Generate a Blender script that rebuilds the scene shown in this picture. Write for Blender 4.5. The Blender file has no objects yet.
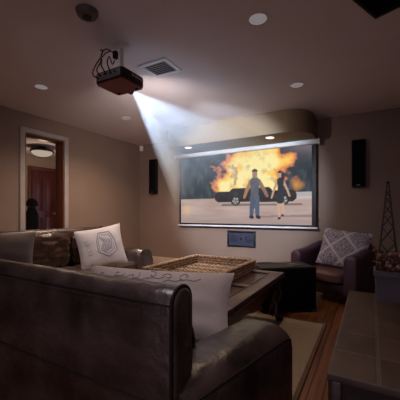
import bpy, bmesh, math, random
from mathutils import Vector, Matrix, noise
random.seed(7)
PI = math.pi
S = bpy.context.scene
COL = S.collection
R = math.radians

# ------------------------------------------------------------------ materials
MATS = {}
def mat(name, col, rough=0.5, metal=0.0, var=None, vscale=8.0, bump=None, spec=0.5, coat=0.0, stretch=(1, 1, 1), sheen=0.0, vlo=0.35, vhi=0.65, detail=4):
    """Principled with noise colour variation (var = second colour) and noise bump (scale, strength)."""
    m = bpy.data.materials.new(name); m.use_nodes = True
    nt = m.node_tree; b = nt.nodes['Principled BSDF']
    b.inputs['Base Color'].default_value = (*col, 1)
    b.inputs['Roughness'].default_value = rough
    b.inputs['Metallic'].default_value = metal
    b.inputs['Specular IOR Level'].default_value = spec
    b.inputs['Coat Weight'].default_value = coat
    b.inputs['Sheen Weight'].default_value = sheen
    tc = nt.nodes.new('ShaderNodeTexCoord')
    mp = nt.nodes.new('ShaderNodeMapping'); mp.inputs['Scale'].default_value = stretch
    nt.links.new(tc.outputs['Object'], mp.inputs['Vector'])
    if var is None:
        var = tuple(min(1, c * 1.12) for c in col)
    n = nt.nodes.new('ShaderNodeTexNoise'); n.inputs['Scale'].default_value = vscale; n.inputs['Detail'].default_value = detail
    nt.links.new(mp.outputs['Vector'], n.inputs['Vector'])
    r = nt.nodes.new('ShaderNodeValToRGB')
    r.color_ramp.elements[0].position = vlo; r.color_ramp.elements[0].color = (*col, 1)
    r.color_ramp.elements[1].position = vhi; r.color_ramp.elements[1].color = (*var, 1)
    nt.links.new(n.outputs['Fac'], r.inputs['Fac']); nt.links.new(r.outputs['Color'], b.inputs['Base Color'])
    if bump:
        n2 = nt.nodes.new('ShaderNodeTexNoise'); n2.inputs['Scale'].default_value = bump[0]; n2.inputs['Detail'].default_value = 6
        nt.links.new(mp.outputs['Vector'], n2.inputs['Vector'])
        bp = nt.nodes.new('ShaderNodeBump'); bp.inputs['Strength'].default_value = bump[1]; bp.inputs['Distance'].default_value = 0.02
        nt.links.new(n2.outputs['Fac'], bp.inputs['Height']); nt.links.new(bp.outputs['Normal'], b.inputs['Normal'])
    MATS[name] = m
    return m

def emat(name, col, strength):
    m = bpy.data.materials.new(name); m.use_nodes = True
    nt = m.node_tree; nt.nodes.clear()
    o = nt.nodes.new('ShaderNodeOutputMaterial'); e = nt.nodes.new('ShaderNodeEmission')
    e.inputs['Color'].default_value = (*col, 1); e.inputs['Strength'].default_value = strength
    nt.links.new(e.outputs[0], o.inputs['Surface'])
    return m

def brickmat(name, c1, c2, mortar, bw, rh, msize, rough, rot=0.0, offset=0.5, bumpy=0.3, grain=None, spec=0.5):
    m = bpy.data.materials.new(name); m.use_nodes = True
    nt = m.node_tree; b = nt.nodes['Principled BSDF']; b.inputs['Roughness'].default_value = rough
    b.inputs['Specular IOR Level'].default_value = spec
    tc = nt.nodes.new('ShaderNodeTexCoord'); mp = nt.nodes.new('ShaderNodeMapping')
    mp.inputs['Rotation'].default_value = (0, 0, rot)
    nt.links.new(tc.outputs['Object'], mp.inputs['Vector'])
    t = nt.nodes.new('ShaderNodeTexBrick'); t.offset = offset
    t.inputs['Color1'].default_value = (*c1, 1); t.inputs['Color2'].default_value = (*c2, 1); t.inputs['Mortar'].default_value = (*mortar, 1)
    t.inputs['Scale'].default_value = 1.0; t.inputs['Brick Width'].default_value = bw; t.inputs['Row Height'].default_value = rh
    t.inputs['Mortar Size'].default_value = msize; t.inputs['Mortar Smooth'].default_value = 0.3
    nt.links.new(mp.outputs['Vector'], t.inputs['Vector'])
    n = nt.nodes.new('ShaderNodeTexNoise'); n.inputs['Scale'].default_value = 1.0; n.inputs['Detail'].default_value = 6
    mp2 = nt.nodes.new('ShaderNodeMapping'); mp2.inputs['Scale'].default_value = grain or (4, 4, 4)
    nt.links.new(mp.outputs['Vector'], mp2.inputs['Vector']); nt.links.new(mp2.outputs['Vector'], n.inputs['Vector'])
    rr = nt.nodes.new('ShaderNodeValToRGB'); rr.color_ramp.elements[0].position = .3; rr.color_ramp.elements[0].color = (.55, .55, .55, 1)
    rr.color_ramp.elements[1].position = .7; rr.color_ramp.elements[1].color = (1.15, 1.15, 1.15, 1)
    nt.links.new(n.outputs['Fac'], rr.inputs['Fac'])
    mx = nt.nodes.new('ShaderNodeMixRGB'); mx.blend_type = 'MULTIPLY'; mx.inputs['Fac'].default_value = 1
    nt.links.new(t.outputs['Color'], mx.inputs[1]); nt.links.new(rr.outputs['Color'], mx.inputs[2])
    nt.links.new(mx.outputs['Color'], b.inputs['Base Color'])
    bp = nt.nodes.new('ShaderNodeBump'); bp.inputs['Strength'].default_value = bumpy; bp.inputs['Distance'].default_value = .01; bp.invert = True
    nt.links.new(t.outputs['Fac'], bp.inputs['Height']); nt.links.new(bp.outputs['Normal'], b.inputs['Normal'])
    return m

M = {}
M['wall'] = mat('taupe_paint', (.235, .162, .122), .75, var=(.25, .174, .132), vscale=3, bump=(60, .08))
M['ceiling'] = mat('ceiling_paint', (.74, .65, .63), .85, var=(.77, .68, .66), vscale=2, bump=(90, .12))
M['trim'] = mat('trim_paint', (.36, .31, .28), .5)
M['base'] = mat('baseboard_paint', (.55, .42, .30), .5)
M['jamb'] = mat('red_brown_wood', (.17, .055, .025), .4, var=(.11, .032, .015), vscale=6, stretch=(6, 6, .6))
M['halldoor'] = mat('mahogany_door', (.17, .035, .022), .35, var=(.09, .018, .012), vscale=5, stretch=(5, 5, .7))
M['hallwall'] = mat('hall_paint', (.42, .30, .20), .7)
M['white'] = mat('white_paint', (.75, .75, .75), .4)
M['screen_case'] = mat('screen_case_white', (.60, .62, .64), .5)
M['black'] = mat('black_plastic', (.009, .008, .010), .5, bump=(150, .1), spec=.35)
M['blackfab'] = mat('black_cloth', (.005, .0045, .006), .95, spec=.1, bump=(300, .3))
M['navy'] = mat('navy_grille', (.020, .024, .058), .6, var=(.028, .032, .07), vscale=20)
M['leather'] = mat('brown_leather', (.022, .014, .013), .35, var=(.090, .060, .056), vscale=5, bump=(18, .4), spec=.9)
M['leather2'] = mat('crinkled_brown_leather', (.028, .013, .008), .26, var=(.055, .026, .016), vscale=9, bump=(14, .6), spec=.6)
M['thread'] = mat('leather_piping', (.018, .013, .013), .75, spec=.2)
M['plum'] = mat('plum_leather', (.058, .031, .056), .42, var=(.082, .042, .072), vscale=6, bump=(30, .15))
M['plumdark'] = mat('dark_chair_base', (.018, .008, .012), .5)
M['seatred'] = mat('worn_plum_leather', (.105, .045, .050), .42, var=(.13, .055, .045), vscale=4, bump=(30, .15))
M['cotton'] = mat('offwhite_cotton', (.46, .42, .42), .9, var=(.52, .475, .47), vscale=5, bump=(9, .25), sheen=.2)
M['cotton_bright'] = mat('white_cotton', (.66, .59, .59), .9, var=(.72, .65, .64), vscale=5, bump=(9, .25), sheen=.2)
M['print'] = mat('grey_print', (.34, .32, .35), .9)
M['greysuede'] = mat('grey_suede', (.12, .095, .09), .95, var=(.145, .115, .11), vscale=4, bump=(8, .2), sheen=.3)
M['darkwood'] = mat('dark_cherry_wood', (.060, .024, .022), .28, var=(.035, .013, .012), vscale=5, stretch=(8, .8, 8), coat=.3)
M['tabletop'] = mat('table_panel_wood', (.150, .085, .090), .38, var=(.105, .060, .062), vscale=4, stretch=(9, .9, 9), coat=.15)
M['wicker'] = mat('pale_wicker', (.34, .20, .11), .7, var=(.78, .62, .46), vscale=48, detail=2)
M['wickerdark'] = mat('dark_wicker', (.09, .04, .02), .7, var=(.52, .36, .22), vscale=60, detail=2)
M['wire'] = mat('dark_iron', (.030, .024, .026), .5, metal=.4)
M['planter'] = mat('slate_grey_planter', (.105, .100, .125), .6, var=(.135, .13, .155), vscale=6, bump=(40, .1))
M['soil'] = mat('potting_soil', (.03, .02, .015), .95)
M['drya'] = mat('dried_russet_leaf', (.16, .06, .035), .8, var=(.25, .10, .05))
M['dryb'] = mat('dried_mauve_flower', (.30, .20, .22), .8, var=(.40, .28, .28))
M['dryc'] = mat('dried_brown_stem', (.09, .05, .035), .8)
M['rug'] = mat('beige_rug', (.50, .39, .28), .95, var=(.45, .35, .245), vscale=30, bump=(250, .4))
M['rugedge'] = mat('rug_binding', (.17, .10, .06), .9)
M['floor'] = brickmat('wood_floor', (.31, .11, .040), (.20, .066, .025), (.03, .012, .006), 1.1, .075, .0035, .33, rot=R(90), grain=(2, 45, 2))
M['tile'] = brickmat('brown_tile', (.070, .036, .026), (.095, .050, .035), (.11, .075, .062), .23, .168, .009, .55, rot=R(90), offset=0, grain=(5, 9, 5))
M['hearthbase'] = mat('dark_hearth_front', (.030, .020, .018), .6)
M['soffit'] = mat('olive_tan_paint', (.22, .158, .095), .75, var=(.235, .17, .103), vscale=3, bump=(60, .08))
M['metal'] = mat('grey_metal', (.30, .29, .29), .35, metal=.9)
M['portgrey'] = mat('grey_connector', (.42, .43, .41), .5, var=(.12, .13, .12), vscale=120, vlo=.45, vhi=.55)
M['redplastic'] = mat('dark_red_plastic', (.17, .018, .024), .45)
M['ventgrey'] = mat('vent_slat', (.62, .56, .55), .6)
M['canlens'] = emat('dim_lamp_lens', (.80, .70, .70), .20)
M['canlit'] = emat('lit_lamp_lens', (1.0, .93, .88), 2.2)
M['dome'] = emat('lit_dome_glass', (1.0, .82, .62), .34)
M['lens'] = emat('projector_lens_glow', (.75, .85, 1.0), 4.0)
M['glass'] = mat('lens_ring', (.02, .02, .025), .1)
M['smoke'] = mat('aged_detector_plastic', (.11, .095, .085), .6)
M['coat'] = mat('black_wool', (.010, .009, .011), .9)

# ------------------------------------------------------------------ mesh helpers
def link(o, parent=None):
    COL.objects.link(o)
    if parent: o.parent = parent
    return o
def obj(name, bm, m, parent=None, loc=None, rotz=None, smooth=True):
    me = bpy.data.meshes.new(name)
    bmesh.ops.recalc_face_normals(bm, faces=bm.faces)
    bm.to_mesh(me); bm.free()
    if isinstance(m, (list, tuple)):
        for q in m: me.materials.append(q)
    else: me.materials.append(m)
    if smooth:
        for p in me.polygons: p.use_smooth = True
        me.set_sharp_from_angle(angle=R(42))
    o = bpy.data.objects.new(name, me); link(o, parent)
    if loc: o.location = loc
    if rotz is not None: o.rotation_euler = (0, 0, rotz)
    return o
def tag(o, label, cat, group=None, kind=None):
    o['label'] = label; o['category'] = cat
    if group: o['group'] = group
    if kind: o['kind'] = kind
    return o
def thing(name, label, cat, loc=(0, 0, 0), rotz=0, group=None):
    o = bpy.data.objects.new(name, None); link(o); o.empty_display_size = .1
    o.location = loc; o.rotation_euler = (0, 0, rotz)
    return tag(o, label, cat, group)
def dup(root, loc, rotz, label):
    r = root.copy(); link(r); r.location = loc; r.rotation_euler = (0, 0, rotz); r['label'] = label
    for ch in list(root.children):
        c = ch.copy(); link(c, r)
        for g in list(ch.children):
            link(g.copy(), c)
    return r
def struct(name, bm, m, **k):
    o = obj(name, bm, m, **k)
    if o.parent is None: o['kind'] = 'structure'
    return o

def box(bm, a, b, bevel=0.0, seg=2, mtx=None, mi=0):
    a = Vector(a); b = Vector(b); c = (a + b) / 2; s = b - a
    t = bmesh.new()
    bmesh.ops.create_cube(t, size=1)
    for v in t.verts: v.co = Vector((v.co.x * s.x, v.co.y * s.y, v.co.z * s.z)) + c
    if bevel > 0:
        bmesh.ops.bevel(t, geom=list(t.edges), offset=min(bevel, .49 * min(abs(s.x), abs(s.y), abs(s.z))), segments=seg, profile=.5, affect='EDGES')
    merge(bm, t, mtx, mi); return bm
def merge(bm, t, mtx=None, mi=0):
    if mtx is not None: t.transform(mtx)
    vs = {}
    for v in t.verts: vs[v] = bm.verts.new(v.co)
    for f in t.faces:
        try:
            nf = bm.faces.new([vs[v] for v in f.verts]); nf.material_index = mi
        except ValueError: pass
    t.free()
def loft(bm, rings, cap=True, closed=True, mi=0):
    vr = [[bm.verts.new(p) for p in r] for r in rings]
    n = len(rings[0])
    for i in range(len(vr) - 1):
        for j in range(n if closed else n - 1):
            k = (j + 1) % n
            f = bm.faces.new((vr[i][j], vr[i][k], vr[i + 1][k], vr[i + 1][j])); f.material_index = mi
    if cap and closed:
        for r in (vr[0], vr[-1]):
            try: f = bm.faces.new(r); f.material_index = mi
            except ValueError: pass
    return bm
def circ(c, n, r, seg, up=None):
    n = n.normalized(); u = n.orthogonal().normalized() if up is None else up; w = n.cross(u)
    return [c + (u * math.cos(2 * PI * i / seg) + w * math.sin(2 * PI * i / seg)) * r for i in range(seg)]
def tube(bm, pts, r, seg=6, loop=False, mi=0):
    pts = [Vector(p) for p in pts]; rings = []
    N = len(pts); u = None
    for i, p in enumerate(pts):
        if loop: t = pts[(i + 1) % N] - pts[i - 1]
        else: t = pts[min(i + 1, N - 1)] - pts[max(i - 1, 0)]
        t.normalize()
        if u is None: u = t.orthogonal().normalized()
        u = (u - t * u.dot(t)); u = u.normalized() if u.length > 1e-6 else t.orthogonal().normalized()
        w = t.cross(u); rr = r[i] if isinstance(r, (list, tuple)) else r
        rings.append([p + (u * math.cos(2 * PI * k / seg) + w * math.sin(2 * PI * k / seg)) * rr for k in range(seg)])
    if loop: rings.append(rings[0]); return loft(bm, rings, cap=False, mi=mi)
    return loft(bm, rings, mi=mi)
def lathe(bm, prof, seg=28, c=(0, 0, 0), axis='z', mi=0):
    rings = []
    for r, z in prof:
        ring = []
        for i in range(seg):
            a = 2 * PI * i / seg; x, y = r * math.cos(a), r * math.sin(a)
            p = (x, y, z) if axis == 'z' else ((x, z, y) if axis == 'y' else (z, x, y))
            ring.append(Vector(p) + Vector(c))
        rings.append(ring)
    return loft(bm, rings, mi=mi)
def prism(bm, poly, z0, z1, mi=0):
    return loft(bm, [[(x, y, z0) for x, y in poly], [(x, y, z1) for x, y in poly]], mi=mi)
def rrect(w, h, r, n=4):
    """rounded rectangle centred at 0: list of (x, z)"""
    out = []
    for cx, cz, a0 in ((w / 2 - r, h / 2 - r, 0), (-w / 2 + r, h / 2 - r, 90), (-w / 2 + r, -h / 2 + r, 180), (w / 2 - r, -h / 2 + r, 270)):
        for i in range(n + 1):
            a = R(a0 + 90 * i / n); out.append((cx + r * math.cos(a), cz + r * math.sin(a)))
    return out
def cushion(bm, a, b, puff=.03, n=16, p=4.0, wob=0.0, seed=0):
    """soft box: superellipsoid with wrinkles"""
    a = Vector(a); b = Vector(b); c = (a + b) / 2; s = (b - a) / 2
    t = bmesh.new(); bmesh.ops.create_cube(t, size=2)
    bmesh.ops.subdivide_edges(t, edges=list(t.edges), cuts=n, use_grid_fill=True)
    for v in t.verts:
        q = v.co.copy()
        l = (abs(q.x) ** p + abs(q.y) ** p + abs(q.z) ** p) ** (1 / p)
        q = q / l
        d = Vector((q.x * s.x, q.y * s.y, q.z * s.z))
        if wob: d += q.normalized() * wob * (noise.noise(Vector((q.x * 3 + seed, q.y * 5, q.z * 4))) + .6 * abs(noise.noise(Vector((q.x * 9 + seed, q.z * 7 + q.x * 4, q.y * 3)))))
        v.co = c + d
    merge(bm, t); return bm

# pillow: local x width, z height, y thickness; front is -y
def pil_pt(u, v, W, H, T, side):
    x = W / 2 * u * (1 - .07 * (1 - v * v)); z = H / 2 * v * (1 - .07 * (1 - u * u))
    e = max(0, (1 - abs(u) ** 2.4)) ** .55 * max(0, (1 - abs(v) ** 2.4)) ** .55
    w = 1 + .14 * noise.noise(Vector((u * 2.3 + W * 9, v * 2.3, side * 3.)))
    return Vector((x, side * T / 2 * e * w, z))
def pillow(bm, W, H, T, n=22):
    for side in (-1, 1):
        g = [[bm.verts.new(pil_pt(-1 + 2 * i / n, -1 + 2 * j / n, W, H, T, side)) for i in range(n + 1)] for j in range(n + 1)]
        for j in range(n):
            for i in range(n): bm.faces.new((g[j][i], g[j][i + 1], g[j + 1][i + 1], g[j + 1][i]))
    bmesh.ops.remove_doubles(bm, verts=list(bm.verts), dist=1e-5); return bm
def pil_stroke(bm, pts, W, H, T, side=-1, r=.004):
    dense = []
    for (u0, v0), (u1, v1) in zip(pts, pts[1:]):
        k = max(2, int(12 * math.hypot(u1 - u0, v1 - v0)))
        for i in range(k): dense.append((u0 + (u1 - u0) * i / k, v0 + (v1 - v0) * i / k))
    dense.append(pts[-1])
    tube(bm, [pil_pt(u, v, W, H, T, side) + Vector((0, side * .0015, 0)) for u, v in dense], r, 5)

# ------------------------------------------------------------------ camera
cam = bpy.data.cameras.new('camera'); co = bpy.data.objects.new('camera', cam); COL.objects.link(co)
co.location = (0, 0, 1.0); co.rotation_euler = (PI / 2, 0, R(29.9))
cam.sensor_width = 36; cam.lens = 36 * 296 / 400; cam.shift_y = 13 / 400; cam.clip_start = .02
S.camera = co

# ------------------------------------------------------------------ room shell
XL, XR, YB, YF, H = -3.87, 1.25, 4.38, -2.3, 2.30
WT = .16
bm = bmesh.new(); box(bm, (XL - WT, YF, -.1), (XR, YB, 0)); struct('floor', bm, M['floor'], smooth=False)
# ceiling with a rectangular well near the top right
hc = Vector((.031, 2.30)); ea = Vector((-.122, -.268)).normalized(); eb = Vector((ea.y, -ea.x)); eb = -eb if eb.x < 0 else eb
HOLE = [hc, hc + ea * .40, hc + ea * .40 + eb * .40, hc + eb * .40]
bm = bmesh.new()
outer = [bm.verts.new((x, y, H)) for x, y in ((XL - WT, YF), (XR, YF), (XR, YB), (XL - WT, YB))]
inner = [bm.verts.new((p.x, p.y, H)) for p in HOLE]
es = [bm.edges.new((L[i], L[(i + 1) % 4])) for L in (outer, inner) for i in range(4)]
bmesh.ops.triangle_fill(bm, use_beauty=True, edges=es)
top = [bm.verts.new(v.co + Vector((0, 0, .12))) for v in inner]
otop = [bm.verts.new(v.co + Vector((0, 0, .16))) for v in outer]
for i in range(4):
    bm.faces.new((inner[i], inner[(i + 1) % 4], top[(i + 1) % 4], top[i]))
    bm.faces.new((outer[i], outer[(i + 1) % 4], otop[(i + 1) % 4], otop[i]))
bm.faces.new(otop)
struct('ceiling', bm, M['ceiling'], smooth=False)
# the well's dark lining
hm = (HOLE[0] + HOLE[2]) / 2; ang = math.atan2(ea.y, ea.x)
t = thing('ceiling_hatch', 'black square recessed hatch in the ceiling at upper right', 'hatch', (hm.x, hm.y, H + .005), ang)
bm = bmesh.new()
for sx, sy, w, d in ((-.19, 0, .02, .40), (.19, 0, .02, .40), (0, -.19, .36, .02), (0, .19, .36, .02)):
    box(bm, (sx - w / 2, sy - d / 2, -.012), (sx + w / 2, sy + d / 2, .105), .002)
obj('frame', bm, M['black'], t)
bm = bmesh.new(); box(bm, (-.195, -.195, .085), (.195, .195, .1)); obj('panel', bm, M['black'], t)

bm = bmesh.new(); box(bm, (XL - WT, YB, -.1), (XR + .12, YB + .12, H + .1)); struct('wall_back', bm, M['wall'], smooth=False)
D0, D1, DH = 2.185, 2.75, 2.045           # doorway opening in the left wall
bm = bmesh.new()
box(bm, (XL - WT, YF, -.1), (XL, D0, H + .1)); box(bm, (XL - WT, D1, -.1), (XL, YB, H + .1)); box(bm, (XL - WT, D0, DH), (XL, D1, H + .1))
struct('wall_left', bm, M['wall'], smooth=False)
bm = bmesh.new(); box(bm, (XR, YF - .1, -.1), (XR + .12, YB, H + .1)); struct('wall_right', bm, M['wall'], smooth=False)
WX0, WX1, WZ0, WZ1 = -.9, 1.0, .06, 2.0
bm = bmesh.new()
box(bm, (XL - WT, YF - .12, -.1), (WX0, YF, H + .1)); box(bm, (WX1, YF - .12, -.1), (XR, YF, H + .1))
box(bm, (WX0, YF - .12, -.1), (WX1, YF, WZ0)); box(bm, (WX0, YF - .12, WZ1), (WX1, YF, H + .1))
struct('wall_rear', bm, M['wall'], smooth=False)
bm = bmesh.new()
for a, b in (((WX0, WZ0), (WX1, WZ0 + .06)), ((WX0, WZ1 - .06), (WX1, WZ1)), ((WX0, WZ0), (WX0 + .06, WZ1)), ((WX1 - .06, WZ0), (WX1, WZ1)), ((.02, WZ0), (.08, WZ1))):
    box(bm, (a[0], YF - .09, a[1]), (b[0], YF - .03, b[1]), .006)
struct('added_window_1', bm, M['white'])  # unseen window, added to light the foreground sofa from behind
# baseboards
bm = bmesh.new(); box(bm, (XL, YB - .016, 0), (XR, YB, .19), .004); struct('baseboard_back', bm, M['base'])
bm = bmesh.new(); box(bm, (XL, D1 + .08, 0), (XL + .016, YB - .016, .19), .004); box(bm, (XL, YF, 0), (XL + .016, D0 - .08, .19), .004)
struct('baseboard_left', bm, M['base'])
# doorway casing, jamb
bm = bmesh.new()
box(bm, (XL, D0 - .065, 0), (XL + .022, D0, DH + .062), .005); box(bm, (XL, D1, 0), (XL + .022, D1 + .065, DH + .062), .005)
box(bm, (XL, D0, DH), (XL + .022, D1, DH + .062), .005)
struct('trim_1', bm, M['trim'])
bm = bmesh.new()
box(bm, (XL - WT - .01, D0, 0), (XL + .006, D0 + .018, DH), .003); box(bm, (XL - WT - .01, D1 - .018, 0), (XL + .006, D1, DH), .003)
box(bm, (XL - WT - .01, D0 + .018, DH - .022), (XL + .006, D1 - .018, DH), .003)
struct('trim_2', bm, M['jamb'])
# hallway beyond
HX = -6.75
bm = bmesh.new(); box(bm, (HX, 1.2, -.1), (XL - WT, 5.6, 0)); struct('floor_hall', bm, M['floor'], smooth=False)
bm = bmesh.new(); box(bm, (HX, 1.2, H), (XL - WT, 5.6, H + .1)); struct('ceiling_hall', bm, M['ceiling'], smooth=False)
bm = bmesh.new(); box(bm, (HX - .1, 1.2, -.1), (HX, 5.6, H + .1)); struct('wall_hall_far', bm, M['hallwall'], smooth=False)
bm = bmesh.new(); box(bm, (HX, 5.6, -.1), (XL - WT, 5.7, H + .1)); struct('wall_hall_end', bm, M['hallwall'], smooth=False)
bm = bmesh.new(); box(bm, (HX, 1.1, -.1), (XL - WT, 1.2, H + .1)); struct('wall_hall_near', bm, M['hallwall'], smooth=False)
# hall door
bm = bmesh.new()
box(bm, (HX, 3.96, 0), (HX + .045, 4.54, 2.0), .004)
for z0, z1 in ((.2, .9), (1.05, 1.85)):
    for y0, y1 in ((4.04, 4.21), (4.29, 4.46)):
        box(bm, (HX + .04, y0, z0), (HX + .055, y1, z1), .008)
d = struct('door_1', bm, M['halldoor'])
bm = bmesh.new(); box(bm, (HX, 3.88, 0), (HX + .03, 3.955, 2.08), .004); box(bm, (HX, 4.545, 0), (HX + .03, 4.62, 2.08), .004); box(bm, (HX, 3.955, 2.005), (HX + .03, 4.545, 2.08), .004)
struct('trim_3', bm, M['jamb'])
bm = bmesh.new(); lathe(bm, [(.0, 0), (.028, 0), (.028, .008), (.012, .012), (.012, .04), (.028, .05), (.03, .065), (.0, .078)], 16, (HX + .045, 4.48, .98), 'x')
obj('door_knob', bm, M['metal'], d)
# hall lamp
t = thing('ceiling_lamp', 'lit dome ceiling lamp with dark rim in the hallway beyond the doorway', 'lamp', (-5.6, 3.5, H - .06))
bm = bmesh.new(); lathe(bm, [(0, .06), (.07, .06), (.07, .045), (.02, .04), (.02, 0), (.20, 0), (.215, -.02), (.215, -.035), (.19, -.04), (0, -.04)]); obj('rim', bm, M['wire'], t)
bm = bmesh.new(); lathe(bm, [(.19, -.041), (.185, -.06), (.16, -.09), (.11, -.115), (.05, -.128), (.0, -.13)]); obj('dome', bm, M['dome'], t)
# coat on a stand in the hall
t = thing('coat_stand', 'black coat and rounded hat on a stand inside the hallway doorway', 'coat stand', (-4.97, 2.93, 0))
bm = bmesh.new(); lathe(bm, [(0, 0), (.15, 0), (.15, .02), (.03, .04), (.016, .06), (.016, 1.12), (0, 1.12)], 16); obj('pole', bm, M['wire'], t)
bm = bmesh.new()
rings = []
for z, rx, ry in ((.03, .105, .09), (.3, .11, .095), (.6, .115, .10), (.85, .125, .10), (.97, .135, .09), (1.05, .10, .06), (1.10, .05, .045)):
    rings.append([(rx * (1 + .10 * math.sin(5 * a + z * 2)) * math.cos(a), ry * (1 + .10 * math.sin(5 * a)) * math.sin(a), z) for a in [2 * PI * i / 28 for i in range(28)]])
loft(bm, rings); obj('coat', bm, M['coat'], t)
bm = bmesh.new(); lathe(bm, [(0, 1.11), (.06, 1.11), (.098, 1.13), (.092, 1.15), (.085, 1.185), (.068, 1.225), (.035, 1.25), (0, 1.257)], 24); obj('hat', bm, M['coat'], t)

# soffit
bm = bmesh.new()
poly = [(-2.78, YB), (-2.78, 3.84)]
for i in range(1, 6): a = R(180 + 18 * i); poly.append((-2.70 + .08 * math.cos(a), 3.83 + .08 * math.sin(a)))
for i in range(11): a = R(-90 + 9 * i); poly.append((-.97 + .33 * math.cos(a), 4.08 + .33 * math.sin(a)))
poly.append((-.64, YB))
prism(bm, poly, 2.015, H)
struct('soffit', bm, M['soffit'])

# ------------------------------------------------------------------ recessed lights
def recessed(label, x, y, z, lit=False, r=.075, first=[None, None]):
    k = 1 if lit else 0
    if first[k] is None:
        t = thing('recessed_light', label, 'light', (x, y, z), 0, 'lit downlights in the soffit' if lit else 'round recessed ceiling lights')
        bm = bmesh.new()
        lathe(bm, [(r * .78, .001), (r * .78, -.002), (r, -.006), (r * 1.04, -.004), (r * 1.04, .001)], 28)
        obj('trim_ring', bm, M['white'] if lit else M['ceiling'], t)
        bm = bmesh.new(); lathe(bm, [(0, -.001), (r * .79, -.001), (r * .79, -.003), (0, -.003)], 28); obj('lens', bm, M['canlit' if lit else 'canlens'], t)
        first[k] = t; return t
    return dup(first[k], (x, y, z), 0, label)
recessed('round grey recessed ceiling light nearest the camera, above the table', -.652, 1.913, H)
recessed('round recessed ceiling light just in front of the curved end of the soffit', -.645, 3.097, H)
recessed('round dim recessed ceiling light left of the projector, above the doorway', -2.939, 1.83, H)
recessed('round recessed ceiling light beyond the projector near the far left corner', -2.909, 3.02, H)
recessed('small lit downlight in the soffit above the left end of the screen', -2.454, 3.90, 2.015, True, .062)
recessed('small lit downlight in the soffit above the right half of the screen', -1.17, 3.93, 2.015, True, .062)

recessed('added recessed ceiling light, out of view above the foreground sofa', -.652, .36, H)  # added fixture, out of view, for the lamp on the sofa back
t = thing('smoke_detector', 'dark round smoke detector on the ceiling near the top left', 'smoke detector', (-1.58, 1.29, H))
bm = bmesh.new(); lathe(bm, [(0, 0), (.07, 0), (.07, -.012), (.058, -.034), (.04, -.04), (0, -.04)]); obj('housing', bm, M['smoke'], t)
bm = bmesh.new(); lathe(bm, [(0, -.039), (.03, -.039), (.028, -.046), (0, -.048)]); obj('cap', bm, M['black'], t)
# ceiling vent
t = thing('ceiling_vent', 'square white ceiling air vent beside the projector', 'vent', (-1.63, 2.12, H))
bm = bmesh.new()
for a, b in (((-.15, -.13), (.15, -.095)), ((-.15, .095), (.15, .13)), ((-.15, -.095), (-.11, .095)), ((.11, -.095), (.15, .095))):
    box(bm, (*a, -.012), (*b, 0), .004)
obj('frame', bm, M['white'], t)
bm = bmesh.new()
for i in range(7):
    y = -.085 + i * .0283
    box(bm, (-.11, -.011, -.0015), (.11, .011, .0015), mtx=Matrix.Translation((0, y, -.009)) @ Matrix.Rotation(R(28), 4, 'X'))
obj('slats', bm, M['ventgrey'], t, smooth=False)
bm = bmesh.new(); box(bm, (-.112, -.097, -.0015), (.112, .097, -.0005)); obj('backing', bm, M['smoke'], t)

# corner sensor
t = thing('motion_sensor', 'small white motion sensor high in the far left wall corner', 'sensor', (-3.80, YB, 2.235))
bm = bmesh.new(); box(bm, (-.035, -.05, -.05), (.035, 0, .05), .018, 4); obj('housing', bm, M['white'], t)
bm = bmesh.new(); box(bm, (-.024, -.056, -.036), (.024, -.046, -.004), .006, 3); obj('window', bm, M['ventgrey'], t)

# ------------------------------------------------------------------ wall speakers
def speaker(label, x, z0, z1):
    t = thing('wall_speaker', label, 'speaker', (x, YB, (z0 + z1) / 2), 0, 'slim wall speakers either side of the screen')
    h = (z1 - z0) / 2
    bm = bmesh.new(); box(bm, (-.08, -.075, -h), (.08, -.012, h), .006); obj('cabinet', bm, M['black'], t)
    bm = bmesh.new(); box(bm, (-.072, -.092, -h + .01), (.072, -.076, h - .01), .007, 3); obj('grille', bm, M['blackfab'], t)
    bm = bmesh.new(); box(bm, (-.05, -.012, -.12), (.05, 0, .12), .002); obj('bracket', bm, M['metal'], t)
    bm = bmesh.new(); box(bm, (-.02, -.0935, -h + .02), (.02, -.0915, -h + .028), .001); obj('badge', bm, M['metal'], t)
    return t
speaker('tall slim black speaker on the back wall left of the screen', -3.49, 1.36, 1.995)
speaker('tall slim black speaker on the back wall right of the screen, above the armchair', -.13, 1.335, 1.945)

# in-wall centre speaker
t = thing('centre_speaker', 'black-framed rectangular wall speaker under the screen', 'speaker', (-1.765, YB, .595))
bm = bmesh.new()
for a, b in (((-.235, -.125), (.235, -.10)), ((-.235, .10), (.235, .125)), ((-.235, -.10), (-.21, .10)), ((.21, -.10), (.235, .10))):
    box(bm, (a[0], -.03, a[1]), (b[0], 0, b[1]), .005)
obj('frame', bm, M['black'], t)
bm = bmesh.new(); box(bm, (-.21, -.012, -.10), (.21, -.002, .10)); obj('panel', bm, M['navy'], t)
for x, r in ((-.125, .06), (.125, .06), (0, .024)):
    bm = bmesh.new(); lathe(bm, [(r, -.012), (r, -.019), (r * .85, -.02), (r * .8, -.014), (r * .3, -.013), (0, -.017)], 24, (x, 0, 0), 'y')
    obj('driver' if r > .03 else 'tweeter', bm, M['black'] if r < .03 else mat('driver_cone', (.013, .015, .035), .6), t)

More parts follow.
